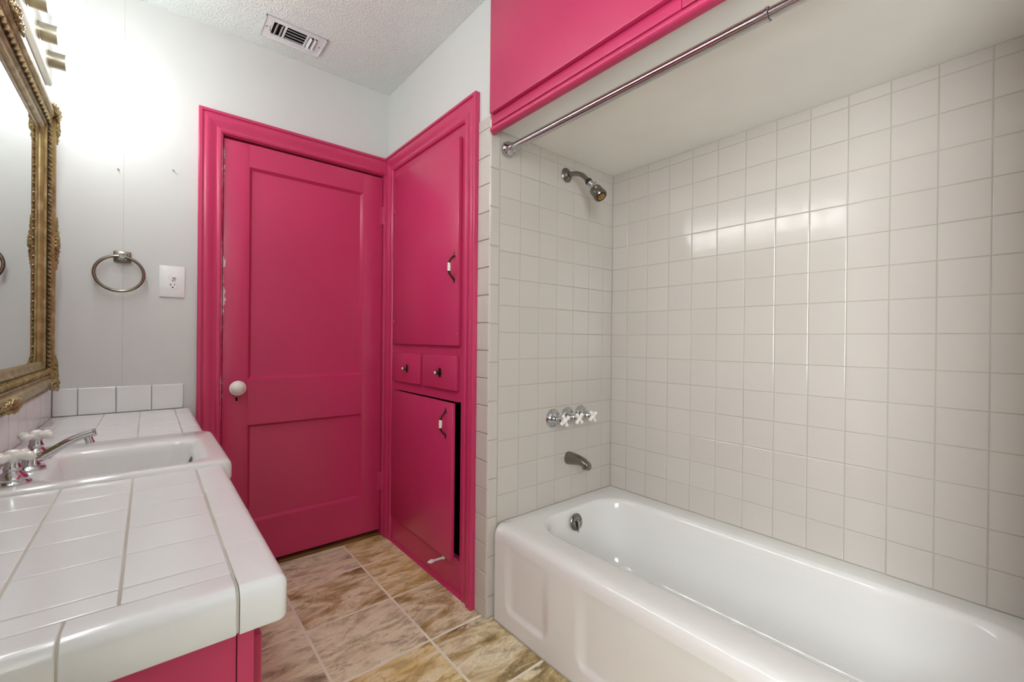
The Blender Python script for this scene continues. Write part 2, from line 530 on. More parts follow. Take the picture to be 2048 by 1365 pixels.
# narrow strip beside the cupboard (faces the room)
zr = [0, .068] + [.068 + .1105 * k for k in range(1, 18)] + [1.992]
for z0, z1 in zip(zr, zr[1:]):
    put_tile('tile', (XC - .001, .0435, (z0 + z1) / 2), (0, -1, 0), (0, 0, 1), (-1, 0, 0), .079, z1 - z0 - G, TT, .003, WTILE, we, .0015)
# long wall
lc = [(-.0923, 0.0)] + [(-.0923 - (k + 1) * TS, -.0923 - k * TS) for k in range(13)]
for y0, y1 in lc:
    y0 = max(y0, TUBY)
    for z0, z1 in rows:
        put_tile('tile', (0, (y0 + y1) / 2, (z0 + z1) / 2), (0, -1, 0), (0, 0, 1), (-1, 0, 0), y1 - y0 - G, z1 - z0 - G, TT, .0022, WTILE, wl, .003)
for x0, x1 in ec + [(-.775, -.729)]:
    for z0, z1 in rows:
        put_tile('tile', ((x0 + x1) / 2, TUBY, (z0 + z1) / 2), (1, 0, 0), (0, 0, 1), (0, 1, 0), x1 - x0 - G, z1 - z0 - G, TT, .0022, WTILE, wf_, .002)

# ------------------------------------------------------------------ door, casings
CASE = [(0, 0), (0, .022), (.003, .0245), (.013, .0245), (.0145, .018), (.018, .018), (.021, .0215), (.027, .023), (.036, .0225),
        (.048, .018), (.058, .0135), (.066, .0125), (.069, .0155), (.074, .0168), (.082, .0165), (.0885, .012), (.09, .009), (.09, 0)]
dc = thing('trim_1', (-1.6, YD, 0), 'crimson moulded casing around the panelled door', 'door casing', kind='structure')
leg((-1.645, YD, 0), (-1.645, YD, 2.109), (1, 0, 0), (1, 0, -1), (0, -1, 0), CASE).build('casing_leg', PINKCHIP2, dc, 25)
leg((-1.645, YD, 2.109), (XC - .001, YD, 2.109), (1, 0, -1), (0, 0, -1), (0, -1, 0), CASE).build('casing_head', PINK, dc, 25)
MB().box((-.8005, YD - .012, 0), (-.778, YD, 2.02), .003).build('casing_strip', PINK, dc)
jb = MB().box((DX0 - .0, YD, 0), (DX0 + .004, YD + .11, DZ - .004)).box((DX1 - .004, YD, 0), (DX1, YD + .11, DZ - .004)).box((DX0, YD, DZ - .004), (DX1, YD + .11, DZ))
jb.build('jamb', PINK, dc, 0)

door = thing('door_1', (-1.18, .975, .035), 'crimson two-panel door with white knob and chipped left edge', 'door', kind='structure')
FY, BY = .973, 1.008
dx0, dx1, dz0, dz1 = -1.5505, -.8035, .036, 2.006
ux0, ux1 = -1.451, -.909
MB().box((dx0, FY, dz0), (ux0, BY, dz1), .0015).build('stile', PINKCHIP, door)
MB().box((ux1, FY, dz0), (dx1, BY, dz1), .0015).build('stile', PINK, door)
for z0, z1 in ((1.902, dz1), (.697, .907), (dz0, .233)):
    MB().box((ux0, FY, z0), (ux1, BY, z1)).build('rail', PINK, door, 0)
STK = [(0, 0), (0, .016), (.002, .016), (.0035, .0135), (.0135, .0012), (.0145, 0)]
for z0, z1 in ((.907, 1.902), (.233, .697)):
    MB().box((ux0, FY + .0155, z0), (ux1, BY - .008, z1)).build('panel', PINK, door, 0)
    py_ = FY + .016
    c = [(ux0, z0), (ux0, z1), (ux1, z1), (ux1, z0)]
    inn = [(1, 1), (1, -1), (-1, -1), (-1, 1)]
    for k in range(4):
        a, b = c[k], c[(k + 1) % 4]; ia, ib = inn[k], inn[(k + 1) % 4]
        leg((a[0], py_, a[1]), (b[0], py_, b[1]), (ia[0], 0, ia[1]), (ib[0], 0, ib[1]), (0, -1, 0), STK).build('panel_moulding', PINK, door, 25)
KX, KZ = -1.494, .874
kb = MB().lathe([(.0, 0), (.024, 0), (.024, .003), (.018, .008), (.011, .012), (.010, .026), (.012, .029), (.030, .031), (.0335, .034), (.0335, .038), (.030, .041), (.0285, .0405), (.027, .043), (.022, .050), (.013, .055), (.0, .0565)], AX((KX, FY, KZ), (0, -1, 0)), 28, False)
knob = kb.build('knob', PORC, door, 40)
MB().lathe([(.0, 0), (.0016, 0), (.0016, .002), (0, .002)], AX((KX + .012, FY - .0405, KZ + .027), (0, -1, 0)), 8).build('screw', DARK, knob)
MB().box((KX - .004, FY - .0008, KZ - .062), (KX + .004, FY + .001, KZ - .046)).build('keyhole', DARK, door, 0)
for z in (1.795, .309):
    h = MB()
    for k in range(5):
        h.tube([(-.7995, FY - .006, z - .048 + k * .0194), (-.7995, FY - .006, z - .048 + k * .0194 + .0185)], .0065, 10)
    h.tube([(-.7995, FY - .006, z - .052), (-.7995, FY - .006, z + .053)], .0035, 8)
    hg = h.build('hinge', PINK, door)
    MB().box((-.8185, FY - .0015, z - .048), (-.805, FY + .001, z + .049)).build('hinge_leaf', PINK, hg, 0)
MB().tube([(-1.215, FY, .70), (-1.19, FY, .722), (-1.15, FY, .748), (-1.10, FY, .773), (-1.05, FY, .792), (-1.0, FY, .806), (-.955, FY, .815)], .0009, 6).build('paint_ridge', PINK, door)
rgd = random.Random(4)
for dxp, dzp in ((-1.365, 1.735), (-1.352, 1.715), (-1.349, 1.69), (-1.31, 1.70), (-1.307, 1.682), (-1.36, 1.672), (-1.19, 1.70), (-1.175, 1.665), (-1.16, 1.73), (-1.39, 1.745)):
    MB().ball((dxp, FY + .0155, dzp), (.0016, .0014, rgd.uniform(.002, .007)), 8, 6).build('paint_drip', PINK, door)
thr = MB().box((DX0 + .004, YD + .012, -.004), (DX1 - .004, YD + .108, .014), .003)
tag(thr.build('threshold', WOOD), 'dark brown wooden threshold under the crimson door', 'threshold', kind='structure')

# small nails in the wall above the towel ring
for nx, nz, lb in ((-1.905, 1.771, 'bent nail in the grey wall above the towel ring'), (-1.733, 1.811, 'bent nail in the grey wall above the switch plate')):
    t = MB().tube([(nx, YD + .002, nz), (nx + .002, YD - .010, nz - .002), (nx + .006, YD - .016, nz - .008)], .0016, 6)
    tag(t.build('nail', DCHROME), lb, 'nail', 'nails in the wall')

# ------------------------------------------------------------------ built-in cupboard
cc = thing('trim_2', (XC, .5, 0), 'crimson moulded casing around the built-in cupboard', 'cupboard casing', kind='structure')
cy0, cy1, cz = .083, .9655, 2.116
HD = (-1, 0, 0)
leg((WX, cy1, 0), (WX, cy1, cz), (0, -1, 0), (0, -1, -1), HD, CASE).build('casing_leg', PINK, cc, 25)
leg((WX, cy1, cz), (WX, cy0, cz), (0, -1, -1), (0, 1, -1), HD, CASE).build('casing_head', PINK, cc, 25)
leg((WX, cy0, cz), (WX, cy0, 0), (0, 1, -1), (0, 1, 0), HD, CASE).build('casing_leg', PINK, cc, 25)

cab = thing('linen_cupboard', (XC, .52, 0), 'tall crimson built-in cupboard with two doors and two small drawers', 'cupboard')
iy0, iy1, iz1 = .1735, .875, 2.026
FX = -.7745   # face frame plane
ff = MB()
ff.box((FX, iy0, 0), (FX + .02, .200, iz1)).box((FX, .200, .834), (FX + .02, .222, iz1)).box((FX, .200, 0), (FX + .02, .222, .15)).box((FX, .838, 0), (FX + .02, iy1, iz1))
for z0, z1 in ((0, .153), (.832, .895), (1.02, 1.09), (1.96, iz1)):
    ff.box((FX, .222, z0), (FX + .02, .838, z1))
ff.box((FX, .517, .895), (FX + .02, .543, 1.02))
ff.build('face_frame', PINK, cab, 0)
car = MB().box((-.40, .168, 0), (-.39, .866, 2.03)).box((FX + .02, .168, .0), (-.40, .174, 2.03)).box((FX + .02, .861, 0), (-.40, .867, 2.03))
car.box((FX + .02, .174, 2.02), (-.4, .861, 2.03)).box((FX + .02, .174, .14), (-.4, .861, .15)).box((FX + .02, .174, 1.05), (-.4, .861, 1.06)).box((FX + .02, .174, .85), (-.4, .861, .86))
car.build('carcass', DARK, cab, 0)

def slab(y0, y1, z0, z1, x0, x1, bev=.004):
    return MB().box((x0, y0, z0), (x1, y1, z1), bev)
DFX = -.7935
def pull(parent, y, zc, x, M=None):
    """arched bronze pull with a porcelain grip"""
    out = []
    for s in (1, -1):
        mb = MB()
        pts = [(x, y, zc + s * .050), (x - .006, y, zc + s * .048), (x - .013, y, zc + s * .041), (x - .021, y, zc + s * .032), (x - .026, y, zc + s * .024), (x - .027, y, zc + s * .017)]
        mb.tube(pts, [.0052, .0050, .0045, .0045, .0055, .0064], 10)
        mb.ball((x - .0015, y, zc + s * .054), (.0035, .0062, .0085), 10, 6)
        mb.ball((x - .0015, y, zc + s * .064), (.0025, .0042, .0055), 8, 5)
        out.append((mb, 'handle_bracket', BRONZE))
    g = MB().lathe([(.0, -.0185), (.0058, -.0185), (.0068, -.015), (.0074, 0), (.0068, .015), (.0058, .0185), (0, .0185)], AX((x - .027, y, zc), (0, 0, 1)), 14, False)
    d = MB()
    for dz, dy in ((.008, -.003), (.001, .002), (-.007, -.002)):
        d.ball((x - .0338, y + dy, zc + dz), (.0006, .0014, .0018), 6, 4)
    out += [(g, 'handle_grip', PORC), (d, 'handle_flowers', BRONZE)]
    for q, nm, mt in out:
        if M is not None:
            q.v = [tuple(M @ V(p)) for p in q.v]
        o = q.build(nm, mt, parent)
def cup_hinge(parent, z, yh=.846):
    q = MB().lathe([(.0, 0), (.012, 0), (.0125, .0012), (.0115, .0022), (0, .0024)], AX((DFX, yh - .012, z), (-1, 0, 0)), 16, False, 1.5)
    q.build('hinge_plate', PINK, parent)
ud = slab(.203, .852, 1.078, 1.976, DFX, FX - .0005).build('cupboard_door', PINK, cab)
pull(ud, .232, 1.416, DFX)
for z in (1.79, 1.195): cup_hinge(ud, z)
MB().ball((DFX, .208, 1.13), (.001, .0015, .002), 6, 4).build('paint_chip', PLASTIC, ud)
for y0, y1, yk in ((.545, .853, .672), (.2165, .5155, .346)):
    dr = slab(y0, y1, .882, 1.033, DFX, FX - .0005).build('drawer', PINK, cab)
    MB().lathe([(.0, 0), (.021, 0), (.021, .0015), (.0175, .003), (.015, .0026), (.012, .0045), (.006, .0055), (0, .0055)], AX((DFX, yk, .955), (-1, 0, 0), (0, 1, 0)), 20, False, .66).build('knob_backplate', BRONZE, dr)
    k = MB()
    for q in range(12):
        a = 2 * PI * q / 12
        k.ball((DFX - .002, yk + .0125 * math.cos(a), .955 + .0185 * math.sin(a)), (.002, .0032, .0034), 6, 4)
    k.lathe([(.0045, .003), (.0038, .010), (.0042, .014), (.0095, .018), (.0108, .021), (.0100, .024), (.0085, .0255), (0, .0255)], AX((DFX, yk, .955), (-1, 0, 0)), 16, False)
    k.build('knob', BRONZE, dr)
    MB().lathe([(.0078, .0252), (.0070, .0272), (.004, .0285), (0, .0288)], AX((DFX, yk, .955), (-1, 0, 0)), 14, False).build('knob_cap', PORC, dr)
MA = Matrix.Translation((DFX + .017, .853, 0)) @ Matrix.Rotation(math.radians(-1.3), 4, 'Z') @ Matrix.Translation((-DFX - .017, -.853, 0))
ld = slab(.2175, .853, .150, .829, DFX, FX - .0005)
ld.v = [tuple(MA @ V(p)) for p in ld.v]
ld = ld.build('cupboard_door', PINK, cab)
pull(ld, .268, .738, DFX, MA)
for z in ():
    cup_hinge(ld, z)
leg((FX, iy1 - .002, 0), (FX, iy0 + .002, 0), (0, 0, 1), (0, 0, 1), (-1, 0, 0), [(0, 0), (0, .012), (.004, .0115), (.009, .008), (.012, .004), (.013, 0)]).build('shoe_moulding', PINK, cab, 50)
ds = thing('door_stop', (FX, .327, .118), 'small white door stop peg screwed to the cupboard plinth', 'door stop')
MB().lathe([(.0, 0), (.009, 0), (.009, .004), (.006, .008), (.0048, .012), (.0046, .05), (.006, .054), (.0062, .058)], AX((FX, .327, .118), (-1, 0, .04)), 14).build('peg', PORC, ds)
MB().lathe([(.0075, .058), (.0085, .061), (.0085, .070), (.0055, .073), (.0045, .080), (.001, .083)], AX((FX, .327, .118), (-1, 0, .04)), 14).build('rubber_tip', PORC, ds)

# ------------------------------------------------------------------ overhead cupboard above the tub
oc = thing('overhead_cupboard', (XC, -.76, ZS), 'wide crimson cupboard built above the bathtub opening', 'cupboard')
oy0, oy1 = TUBY, -.004
fr = MB().box((XC - .001, oy0, 1.932), (XC + .02, oy1, 2.0), 0).box((XC - .001, -.026, 2.0), (XC + .02, oy1, ZC - .001)).box((XC - .001, oy0, 2.0), (XC + .02, oy0 + .05, ZC - .001)).box((XC - .001, -.80, 2.0), (XC + .02, -.765, ZC - .001)).box((XC - .001, oy0 + .05, 2.44), (XC + .02, -.026, ZC - .001))
fr.build('face_frame', PINK, oc, 0)
MB().box((XC + .02, oy0, ZS + .03), (XC + .03, oy1, ZC - .001)).build('carcass', DARK, oc, 0)
MB().box((XC - .0085, -.80, 1.941), (XC - .001, -.018, 1.969), .001).build('rail_strip', PINK, oc)
MB().box((XC - .0085, oy0 + .02, 1.941), (XC - .001, -.802, 1.969), .001).build('rail_strip', PINK, oc)
MB().box((XC - .02, -.79, 1.982), (XC - .0015, -.014, 2.425), .004).build('cupboard_door', PINK, oc)
MB().box((XC - .02, oy0 + .02, 1.982), (XC - .0015, -.796, 2.425), .004).build('cupboard_door', PINK, oc)
leg((XC - .001, -.016, 1.912), (XC - .001, oy0, 1.912), (0, 0, 1), (0, 0, 1), (-1, 0, 0),
    [(0, 0), (.000, .010), (.003, .0145), (.009, .0165), (.015, .0155), (.020, .011), (.0225, .009), (.024, 0)]).build('bottom_moulding', PINK, oc, 50)
MB().box((XC - .0005, oy0, 1.912), (XC + .012, oy1, ZS + .001)).build('bottom_lip', PINK, oc, 0)

# ------------------------------------------------------------------ bathtub
tub = thing('bathtub', (-.376, -.76, 0), 'white enamelled alcove bathtub with a recessed-panel apron', 'bathtub')
tx0, tx1, ty0, ty1 = -.752, -.0015, TUBY + .002, -.0015
loops = []
for ins, z in ((0, .318), (.001, .332), (.004, .346), (.010, .357), (.018, .3645), (.030, .369)):
    loops.append(rrect(tx0 + ins, tx1, ty0, ty1, (.004, .022, .022, .004), z))
ix0, ix1, iy0_, iy1_ = -.632, -.082, -1.43, -.078
loops.append(rrect(-.70, -.03, -1.49, -.03, (.03, .05, .05, .03), .370))
#           inset front, back, foot, drain, z, radius
for a, b, c, d, z, r in ((0, 0, 0, 0, .3695, .15), (.008, .008, .008, .006, .3665, .148), (.016, .016, .018, .011, .358, .145), (.022, .022, .03, .015, .343, .142),
                         (.034, .032, .07, .022, .28, .14), (.048, .044, .14, .032, .19, .135), (.062, .058, .21, .046, .12, .13), (.082, .078, .26, .066, .082, .12),
                         (.112, .108, .30, .098, .062, .10), (.16, .155, .36, .15, .054, .07), (.24, .23, .5, .3, .050, .03)):
    loops.append(rrect(ix0 + a, ix1 - b, iy0_ + c, iy1_ - d, r, z))
tb = MB(); tb.loft(loops, True, False, True)
tb.build('basin', ENAMEL, tub, 60)
# apron with pressed panels
def sm(a, b, x):
    t = min(1, max(0, (x - a) / (b - a))); return t * t * (3 - 2 * t)
def apron_d(y, z):
    d = 0
    for p0, p1 in ((-.325, -.075), (-1.09, -.435), (-1.44, -1.20)):
        e = .05
        wy = sm(p0, p0 + e, y) * (1 - sm(p1 - e, p1, y))
        # rounded bottom corners
        yy = min(y - p0, p1 - y)
        zb = .060 + max(0, .035 - yy) * .9
        wz = sm(zb, zb + .022, z) * (1 - sm(.10, .33, z) * .75) * (1 - sm(.29, .33, z))
        d = max(d, wy * wz)
    return d * .010
ny, nz = 330, 60
av = []; af = []
for i in range(ny + 1):
    y = ty1 + (ty0 - ty1) * i / ny
    ey = min(ty1 - y, y - ty0); rc = .022
    cr = rc - math.sqrt(max(0, rc * rc - (rc - min(ey, rc)) ** 2))
    for j in range(nz + 1):
        z = .318 * j / nz
        av.append((tx0 + cr + apron_d(y, z), y, z))
for i in range(ny):
    for j in range(nz):
        a = i * (nz + 1) + j
        af.append((a, a + 1, a + nz + 2, a + nz + 1))
MB().add(av, af).build('apron', ENAMEL, tub, 80)
MB().box((tx0 - .004, ty0 + .02, .0002), (tx0 + .002, ty1 - .02, .005), .0015).build('caulk_line', GROUT, tub)
# overflow plate and trip lever
op = V((-.374, -.106, .316)); od = V((0, -1, .16)).normalized()
ov = MB().lathe([(.0, 0), (.036, 0), (.036, .003), (.033, .0065), (.026, .0085), (.024, .007), (.010, .008), (0, .008)], AX(op, od), 30, False).build('overflow_plate', DCHROME, tub)
lv = MB().tube([op + od * .006 + V((0, 0, .008)), op + od * .016 + V((0, 0, .002)), op + od * .016 + V((.001, 0, -.018)), op + od * .012 + V((.002, 0, -.042))], [.006, .0065, .005, .0035], 10)
lv.build('trip_lever', CHROME, ov)
for s in (-1, 1):
    MB().lathe([(0, 0), (.004, 0), (.004, .002), (.002, .0032), (0, .0032)], AX(op + od * .0075 + V((s * .022, 0, .001)), od), 10, False).build('screw', CHROME, ov)

# ------------------------------------------------------------------ shower rod
RX, RZ = -.697, 1.874
rod = thing('shower_rod', (RX, 0, RZ), 'chrome shower curtain rod across the tub opening', 'shower rod')
MB().tube([(RX, -.032, RZ), (RX, -.97, RZ)], .0155, 24).build('rod_outer_tube', CHROME, rod)
MB().tube([(RX, -.95, RZ), (RX, TUBY + .03, RZ)], .0135, 24).build('rod_inner_tube', CHROME, rod)
MB().lathe([(.0150, 0), (.0175, .001), (.0175, .007), (.0150, .008)], AX((RX, -.965, RZ), (0, -1, 0)), 24, False).build('rod_collar', CHROME, rod)
FL = [(.0, .001), (.0285, .001), (.031, .004), (.0312, .010), (.0295, .019), (.0245, .027), (.0185, .031), (.0168, .034), (.0185, .037), (.0192, .041), (.0178, .045), (.0155, .046)]
MB().lathe(FL, AX((RX, 0, RZ), (0, -1, 0)), 30, False).build('end_flange', CHROME, rod)
MB().lathe(FL, AX((RX, TUBY, RZ), (0, 1, 0)), 30, False).build('end_flange', CHROME, rod)

# ------------------------------------------------------------------ shower head
SX = -.344
sh = thing('shower_fixture', (SX, 0, 1.861), 'chrome shower head on a bent arm under the alcove ceiling', 'shower head')
MB().lathe([(.0, .0), (.033, 0), (.033, .002), (.030, .006), (.018, .011), (.0145, .016), (.011, .018), (0, .018)], AX((SX, 0, 1.861), (0, -1, 0)), 26, False).build('wall_flange', DCHROME, sh)
arm = [(SX, -.006, 1.861), (SX, -.035, 1.858), (SX, -.06, 1.852), (SX, -.082, 1.843), (SX, -.10, 1.831), (SX, -.114, 1.817), (SX, -.132, 1.797)]
MB().tube(arm, .0108, 16).build('shower_arm', DCHROME, sh)
hd = V((.04, -.63, -.77)).normalized(); hp = V((SX, -.128, 1.801))
MB().lathe([(.0, 0), (.0145, 0), (.0155, .002), (.0155, .014), (.0145, .016), (0, .016)], AX(hp, hd), 18, False).build('collar', BLACK, sh)
MB().lathe([(.013, .014), (.0148, .017), (.0148, .024), (.0125, .027), (.014, .031), (.0145, .035), (.011, .041), (.0095, .046), (.011, .051)], AX(hp, hd), 20).build('ball_joint', CHROME, sh)
MB().lathe([(0, .0), (.004, .001), (.005, .006), (.003, .010), (0, .010)], AX(hp + hd * .034 + V((.004, -.010, .010)), V((.3, -.8, .6))), 10, False).build('swivel_screw', CHROME, sh)
hh = MB().lathe([(.010, .048), (.018, .052), (.0245, .058), (.0268, .066), (.0272, .080), (.0262, .090), (.0285, .093), (.0288, .097), (.0268, .099), (.0288, .101), (.0288, .106), (.0260, .110), (.0235, .110)], AX(hp, hd), 30).build('head_shell', DCHROME, sh, 30)
MB().lathe([(.0235, .109), (.0225, .1115), (.0165, .1115), (.0155, .109)], AX(hp, hd), 28, False).build('face_ring', BLACK, hh)
MB().lathe([(.0, .1085), (.016, .1085), (.016, .112), (.012, .113), (.009, .1115), (.006, .1115), (.005, .114), (0, .114)], AX(hp, hd), 22, False).build('nozzle', BRASS, hh)
MB().ball(hp + hd * .072 + V((-.022, -.014, .008)), .006, 10, 6).build('adjust_button', CHROME, hh)

# ------------------------------------------------------------------ tub taps and spout
def cross(mb, c, d, L, r, rot):
    d = V(d).normalized(); x = d.orthogonal().normalized(); y = d.cross(x); c = V(c)
    for k in range(4):
        a = rot + k * PI / 2
        e = x * math.cos(a) + y * math.sin(a)
        mb.tube([c, c + e * L * .4, c + e * L * .72, c + e * L * .9, c + e * L], [r * .9, r * .78, r * 1.05, r * .95, r * .45], 12)
    mb.ball(c, r * 1.25, 12, 8)
for x, lb, rt_ in ((-.419, 'left porcelain cross tap above the tub spout', .5), (-.326, 'middle porcelain cross tap above the tub spout', .75), (-.233, 'right porcelain cross tap above the tub spout', .6)):
    tp = thing('tub_tap', (x, 0, .757), lb, 'tap', 'taps above the bathtub')
    M = AX((x, 0, .757), (0, -1, 0))
    MB().lathe([(.0, 0), (.0415, 0), (.0415, .004), (.038, .009), (.034, .0095), (.033, .0125), (.029, .016), (.024, .0165), (.022, .014), (.0135, .013), (0, .013)], M, 32, False).build('escutcheon', CHROME, tp, 28)
    MB().lathe([(.0095, .012), (.0095, .034), (.0115, .037), (.0175, .040), (.0185, .046), (.0175, .052), (.014, .056), (.0155, .060), (.0135, .066), (.009, .069)], M, 24).build('stem', CHROME, tp, 30)
    mb = MB(); cross(mb, (x, -.077, .757), (0, -1, 0), .030, .0088, rt_ + .785)
    mb.lathe([(.009, .066), (.0095, .072), (.0085, .082), (.005, .086), (0, .0865)], M, 16, False)
    mb.build('cross_handle', PORC, tp, 50)
sp = thing('tub_spout', (-.313, 0, .563), 'chrome tub spout below the three taps', 'spout')
lp = []
for y, cz_, rx, rz in ((0, .563, .0265, .030), (-.010, .5635, .0262, .0298), (-.035, .565, .0245, .027), (-.06, .5655, .0228, .0235), (-.085, .563, .0215, .0205), (-.103, .5575, .0208, .0195), (-.116, .552, .0195, .0185), (-.124, .5485, .017, .0165), (-.127, .547, .012, .011)):
    lp.append([V((-.313 + rx * math.cos(2 * PI * k / 24), y, cz_ + rz * math.sin(2 * PI * k / 24))) for k in range(24)])
spm = MB(); spm.loft(lp, True, True, True)
spb = spm.build('spout_body', DCHROME, sp)
MB().lathe([(.0165, .0), (.0172, .004), (.0168, .018), (.0150, .018), (.0145, .006), (.0, .005)], AX((-.313, -.104, .553), (0, -.25, -1)), 20, False).build('spout_outlet', DCHROME, spb)
MB().lathe([(0, .0), (.0135, .0), (.0135, .0105), (0, .0105)], AX((-.313, -.104, .553), (0, -.25, -1)), 16, False).build('spout_opening', DARK, spb)

# ------------------------------------------------------------------ ceiling vent
vn = thing('ceiling_vent', (-1.309, .782, ZC), 'white metal air vent with louvres in the ceiling', 'air vent')
vx0, vx1, vy0, vy1 = -1.433, -1.186, .706, .86
vf = MB()
ox0, ox1, oy0v, oy1v = vx0 + .036, vx1 - .034, vy0 + .028, vy1 - .034
zt, zb = ZC - .0005, ZC - .006
for a, b in (((vx0, vy0), (vx1, oy0v)), ((vx0, oy1v), (vx1, vy1)), ((vx0, oy0v), (ox0, oy1v)), ((ox1, oy0v), (vx1, oy1v))):
    vf.box((a[0], a[1], zb), (b[0], b[1], zt))
vf.box((vx0 - .0, vy0 - .0, ZC - .004), (vx0 + .004, vy1, ZC - .009)).box((vx1 - .004, vy0, ZC - .004), (vx1, vy1, ZC - .009)).box((vx0, vy0, ZC - .004), (vx1, vy0 + .004, ZC - .009)).box((vx0, vy1 - .004, ZC - .004), (vx1, vy1, ZC - .009))
for x in (ox0 + .048, ox1 - .040):
    vf.box((x - .004, oy0v, zb), (x + .004, oy1v, zt))
vf.build('vent_frame', VENTM, vn, 0)
MB().box((ox0, oy0v, ZC - .0012), (ox1, oy1v, ZC - .0004)).build('duct_opening', DARK, vn, 0)
def louvre(p0, p1, w, tilt, axis):
    q = MB()
    c = (V(p0) + V(p1)) / 2; d = (V(p1) - V(p0)); L = d.length; d.normalize()
    s = d.cross(V((0, 0, 1))).normalized()
    n = V((0, 0, -1))
    wv = (s * math.cos(tilt) + n * math.sin(tilt))
    tv = d.cross(wv).normalized()
    M = Matrix(((d.x, wv.x, tv.x, c.x), (d.y, wv.y, tv.y, c.y), (d.z, wv.z, tv.z, c.z), (0, 0, 0, 1)))
    q.box((-L / 2, -w / 2, -.0006), (L / 2, w / 2, .0006), 0, M)
    return q
zl = ZC - .006
for k in range(2):
    x = ox0 + .015 + k * .020
    louvre((x, oy0v + .004, zl), (x, oy1v - .004, zl), .017, math.radians(-50), 0).build('louvre', VENTM, vn, 0)
for k in range(4):
    y = oy0v + .014 + k * .021
    louvre((ox0 + .054, y, zl), (ox1 - .046, y, zl), .017, math.radians(42), 0).build('louvre', VENTM, vn, 0)
for k in range(2):
    x = ox1 - .028 + k * .018
    louvre((x, oy0v + .004, zl), (x, oy1v - .004, zl), .017, math.radians(50), 0).build('louvre', VENTM, vn, 0)
for x in (vx0 + .015, vx1 - .015):
    MB().lathe([(0, 0), (.0035, 0), (.003, .002), (0, .002)], AX((x, .783, zb), (0, 0, -1)), 10, False).build('screw', DCHROME, vn)
MB().tube([(vx0 + .025, .770, zb - .002), (vx0 + .027, .774, zb - .012), (vx0 + .029, .788, zb - .013)], .002, 6).build('damper_lever', DCHROME, vn)

# ------------------------------------------------------------------ towel ring
tr = thing('towel_ring', (-1.888, YD, 1.42), 'brushed nickel towel ring hanging on the grey wall', 'towel ring')
MB().box((-1.915, YD - .010, 1.399), (-1.861, YD, 1.444), .005).build('base_plate', RINGM, tr)
post = MB()
post.loft([[V((-1.888 + sx * w, y, 1.4205 + sz * h)) for sx, sz in ((-1, -1), (1, -1), (1, 1), (-1, 1))] for y, w, h in ((YD - .008, .017, .015), (YD - .018, .010, .010), (YD - .026, .009, .010), (YD - .040, .0095, .011), (YD - .043, .008, .009))], True, True, True)
post.build('post', CHROME, tr, 20)
rr = .0705; rc = V((-1.8955, YD - .033, 1.3515))
MB().tube([rc + V((rr * 1.045 * math.cos(a), .004 * math.sin(a), rr * .98 * math.sin(a))) for a in [2 * PI * k / 64 for k in range(64)]], .0056, 12, closed=True).build('ring', RINGM, tr)

# ------------------------------------------------------------------ switch and outlet plate
sw = thing('switch_outlet_plate', (-1.731, YD, 1.337), 'white plastic plate with a toggle switch above an outlet', 'switch plate')
MB().box((-1.774, YD - .006, 1.2715), (-1.6875, YD, 1.4035), .003).build('plate', PLASTIC, sw)
MB().lathe([(.0, 0), (.0135, 0), (.0135, .0015), (.0125, .0022), (0, .0022)], AX((-1.731, YD - .0055, 1.357), (0, -1, 0), (1, 0, 0)), 24, False, 1.0).build('switch_boss', PLASTIC, sw)
MB().box((-1.731, YD - .022, 1.3535), (-1.7225, YD - .006, 1.3605), .001, Matrix()).build('toggle', PLASTIC, sw)
rec = MB().lathe([(.0, 0), (.0165, 0), (.0165, .0015), (.0155, .0022), (0, .0022)], AX((-1.729, YD - .0055, 1.3215), (0, -1, 0), (1, 0, 0)), 24, False, 1.0).build('receptacle', PLASTIC, sw)
for dx, dz, w, h in ((-.0065, .003, .0011, .0042), (.0065, .003, .0011, .0034), (0, -.008, .0026, .0026)):
    MB().box((-1.729 + dx - w, YD - .0080, 1.3215 + dz - h), (-1.729 + dx + w, YD - .0076, 1.3215 + dz + h)).build('slot', DARK, rec, 0)
MB().lathe([(0, 0), (.0022, 0), (.0022, .001), (0, .001)], AX((-1.7295, YD - .006, 1.341), (0, -1, 0)), 8, False).build('screw', DCHROME, sw)

# ------------------------------------------------------------------ vanity light bar
vl = thing('vanity_light', (XL, .16, 2.06), 'brushed nickel light bar with a row of glowing globe bulbs', 'wall light')
pz0, pz1, pf = 1.987, 2.112, -2.072
pl = MB()
pl.loft([[V((x, y, z)) for y, z in ((.862 - i, pz0 + j), (.862 - i, pz1 - j), (-.54 + i, pz1 - j), (-.54 + i, pz0 + j))] for x, i, j in ((XL + .0005, .0, .0), (pf - .004, 0, 0), (pf, .012, .004))], True, True, True)
pl.build('back_plate', NICKEL, vl, 20)
for k in range(8):
    y = .792 - .18 * k
    M = AX((pf, y, 2.052), (1, 0, 0))
    MB().lathe([(.0, -.001), (.0285, -.001), (.0285, .002), (.0265, .003), (.0265, .041), (.0255, .042), (0, .042)], M, 24, False).build('socket', NICKEL, vl)
    MB().lathe([(0.0, .036), (.015, .036), (.020, .040), (.030, .046), (.039, .055), (.0445, .067), (.046, .080), (.0445, .094), (.039, .107), (.030, .117), (.017, .124), (0, .1265)], M, 28, False).build('bulb', BULB, vl)

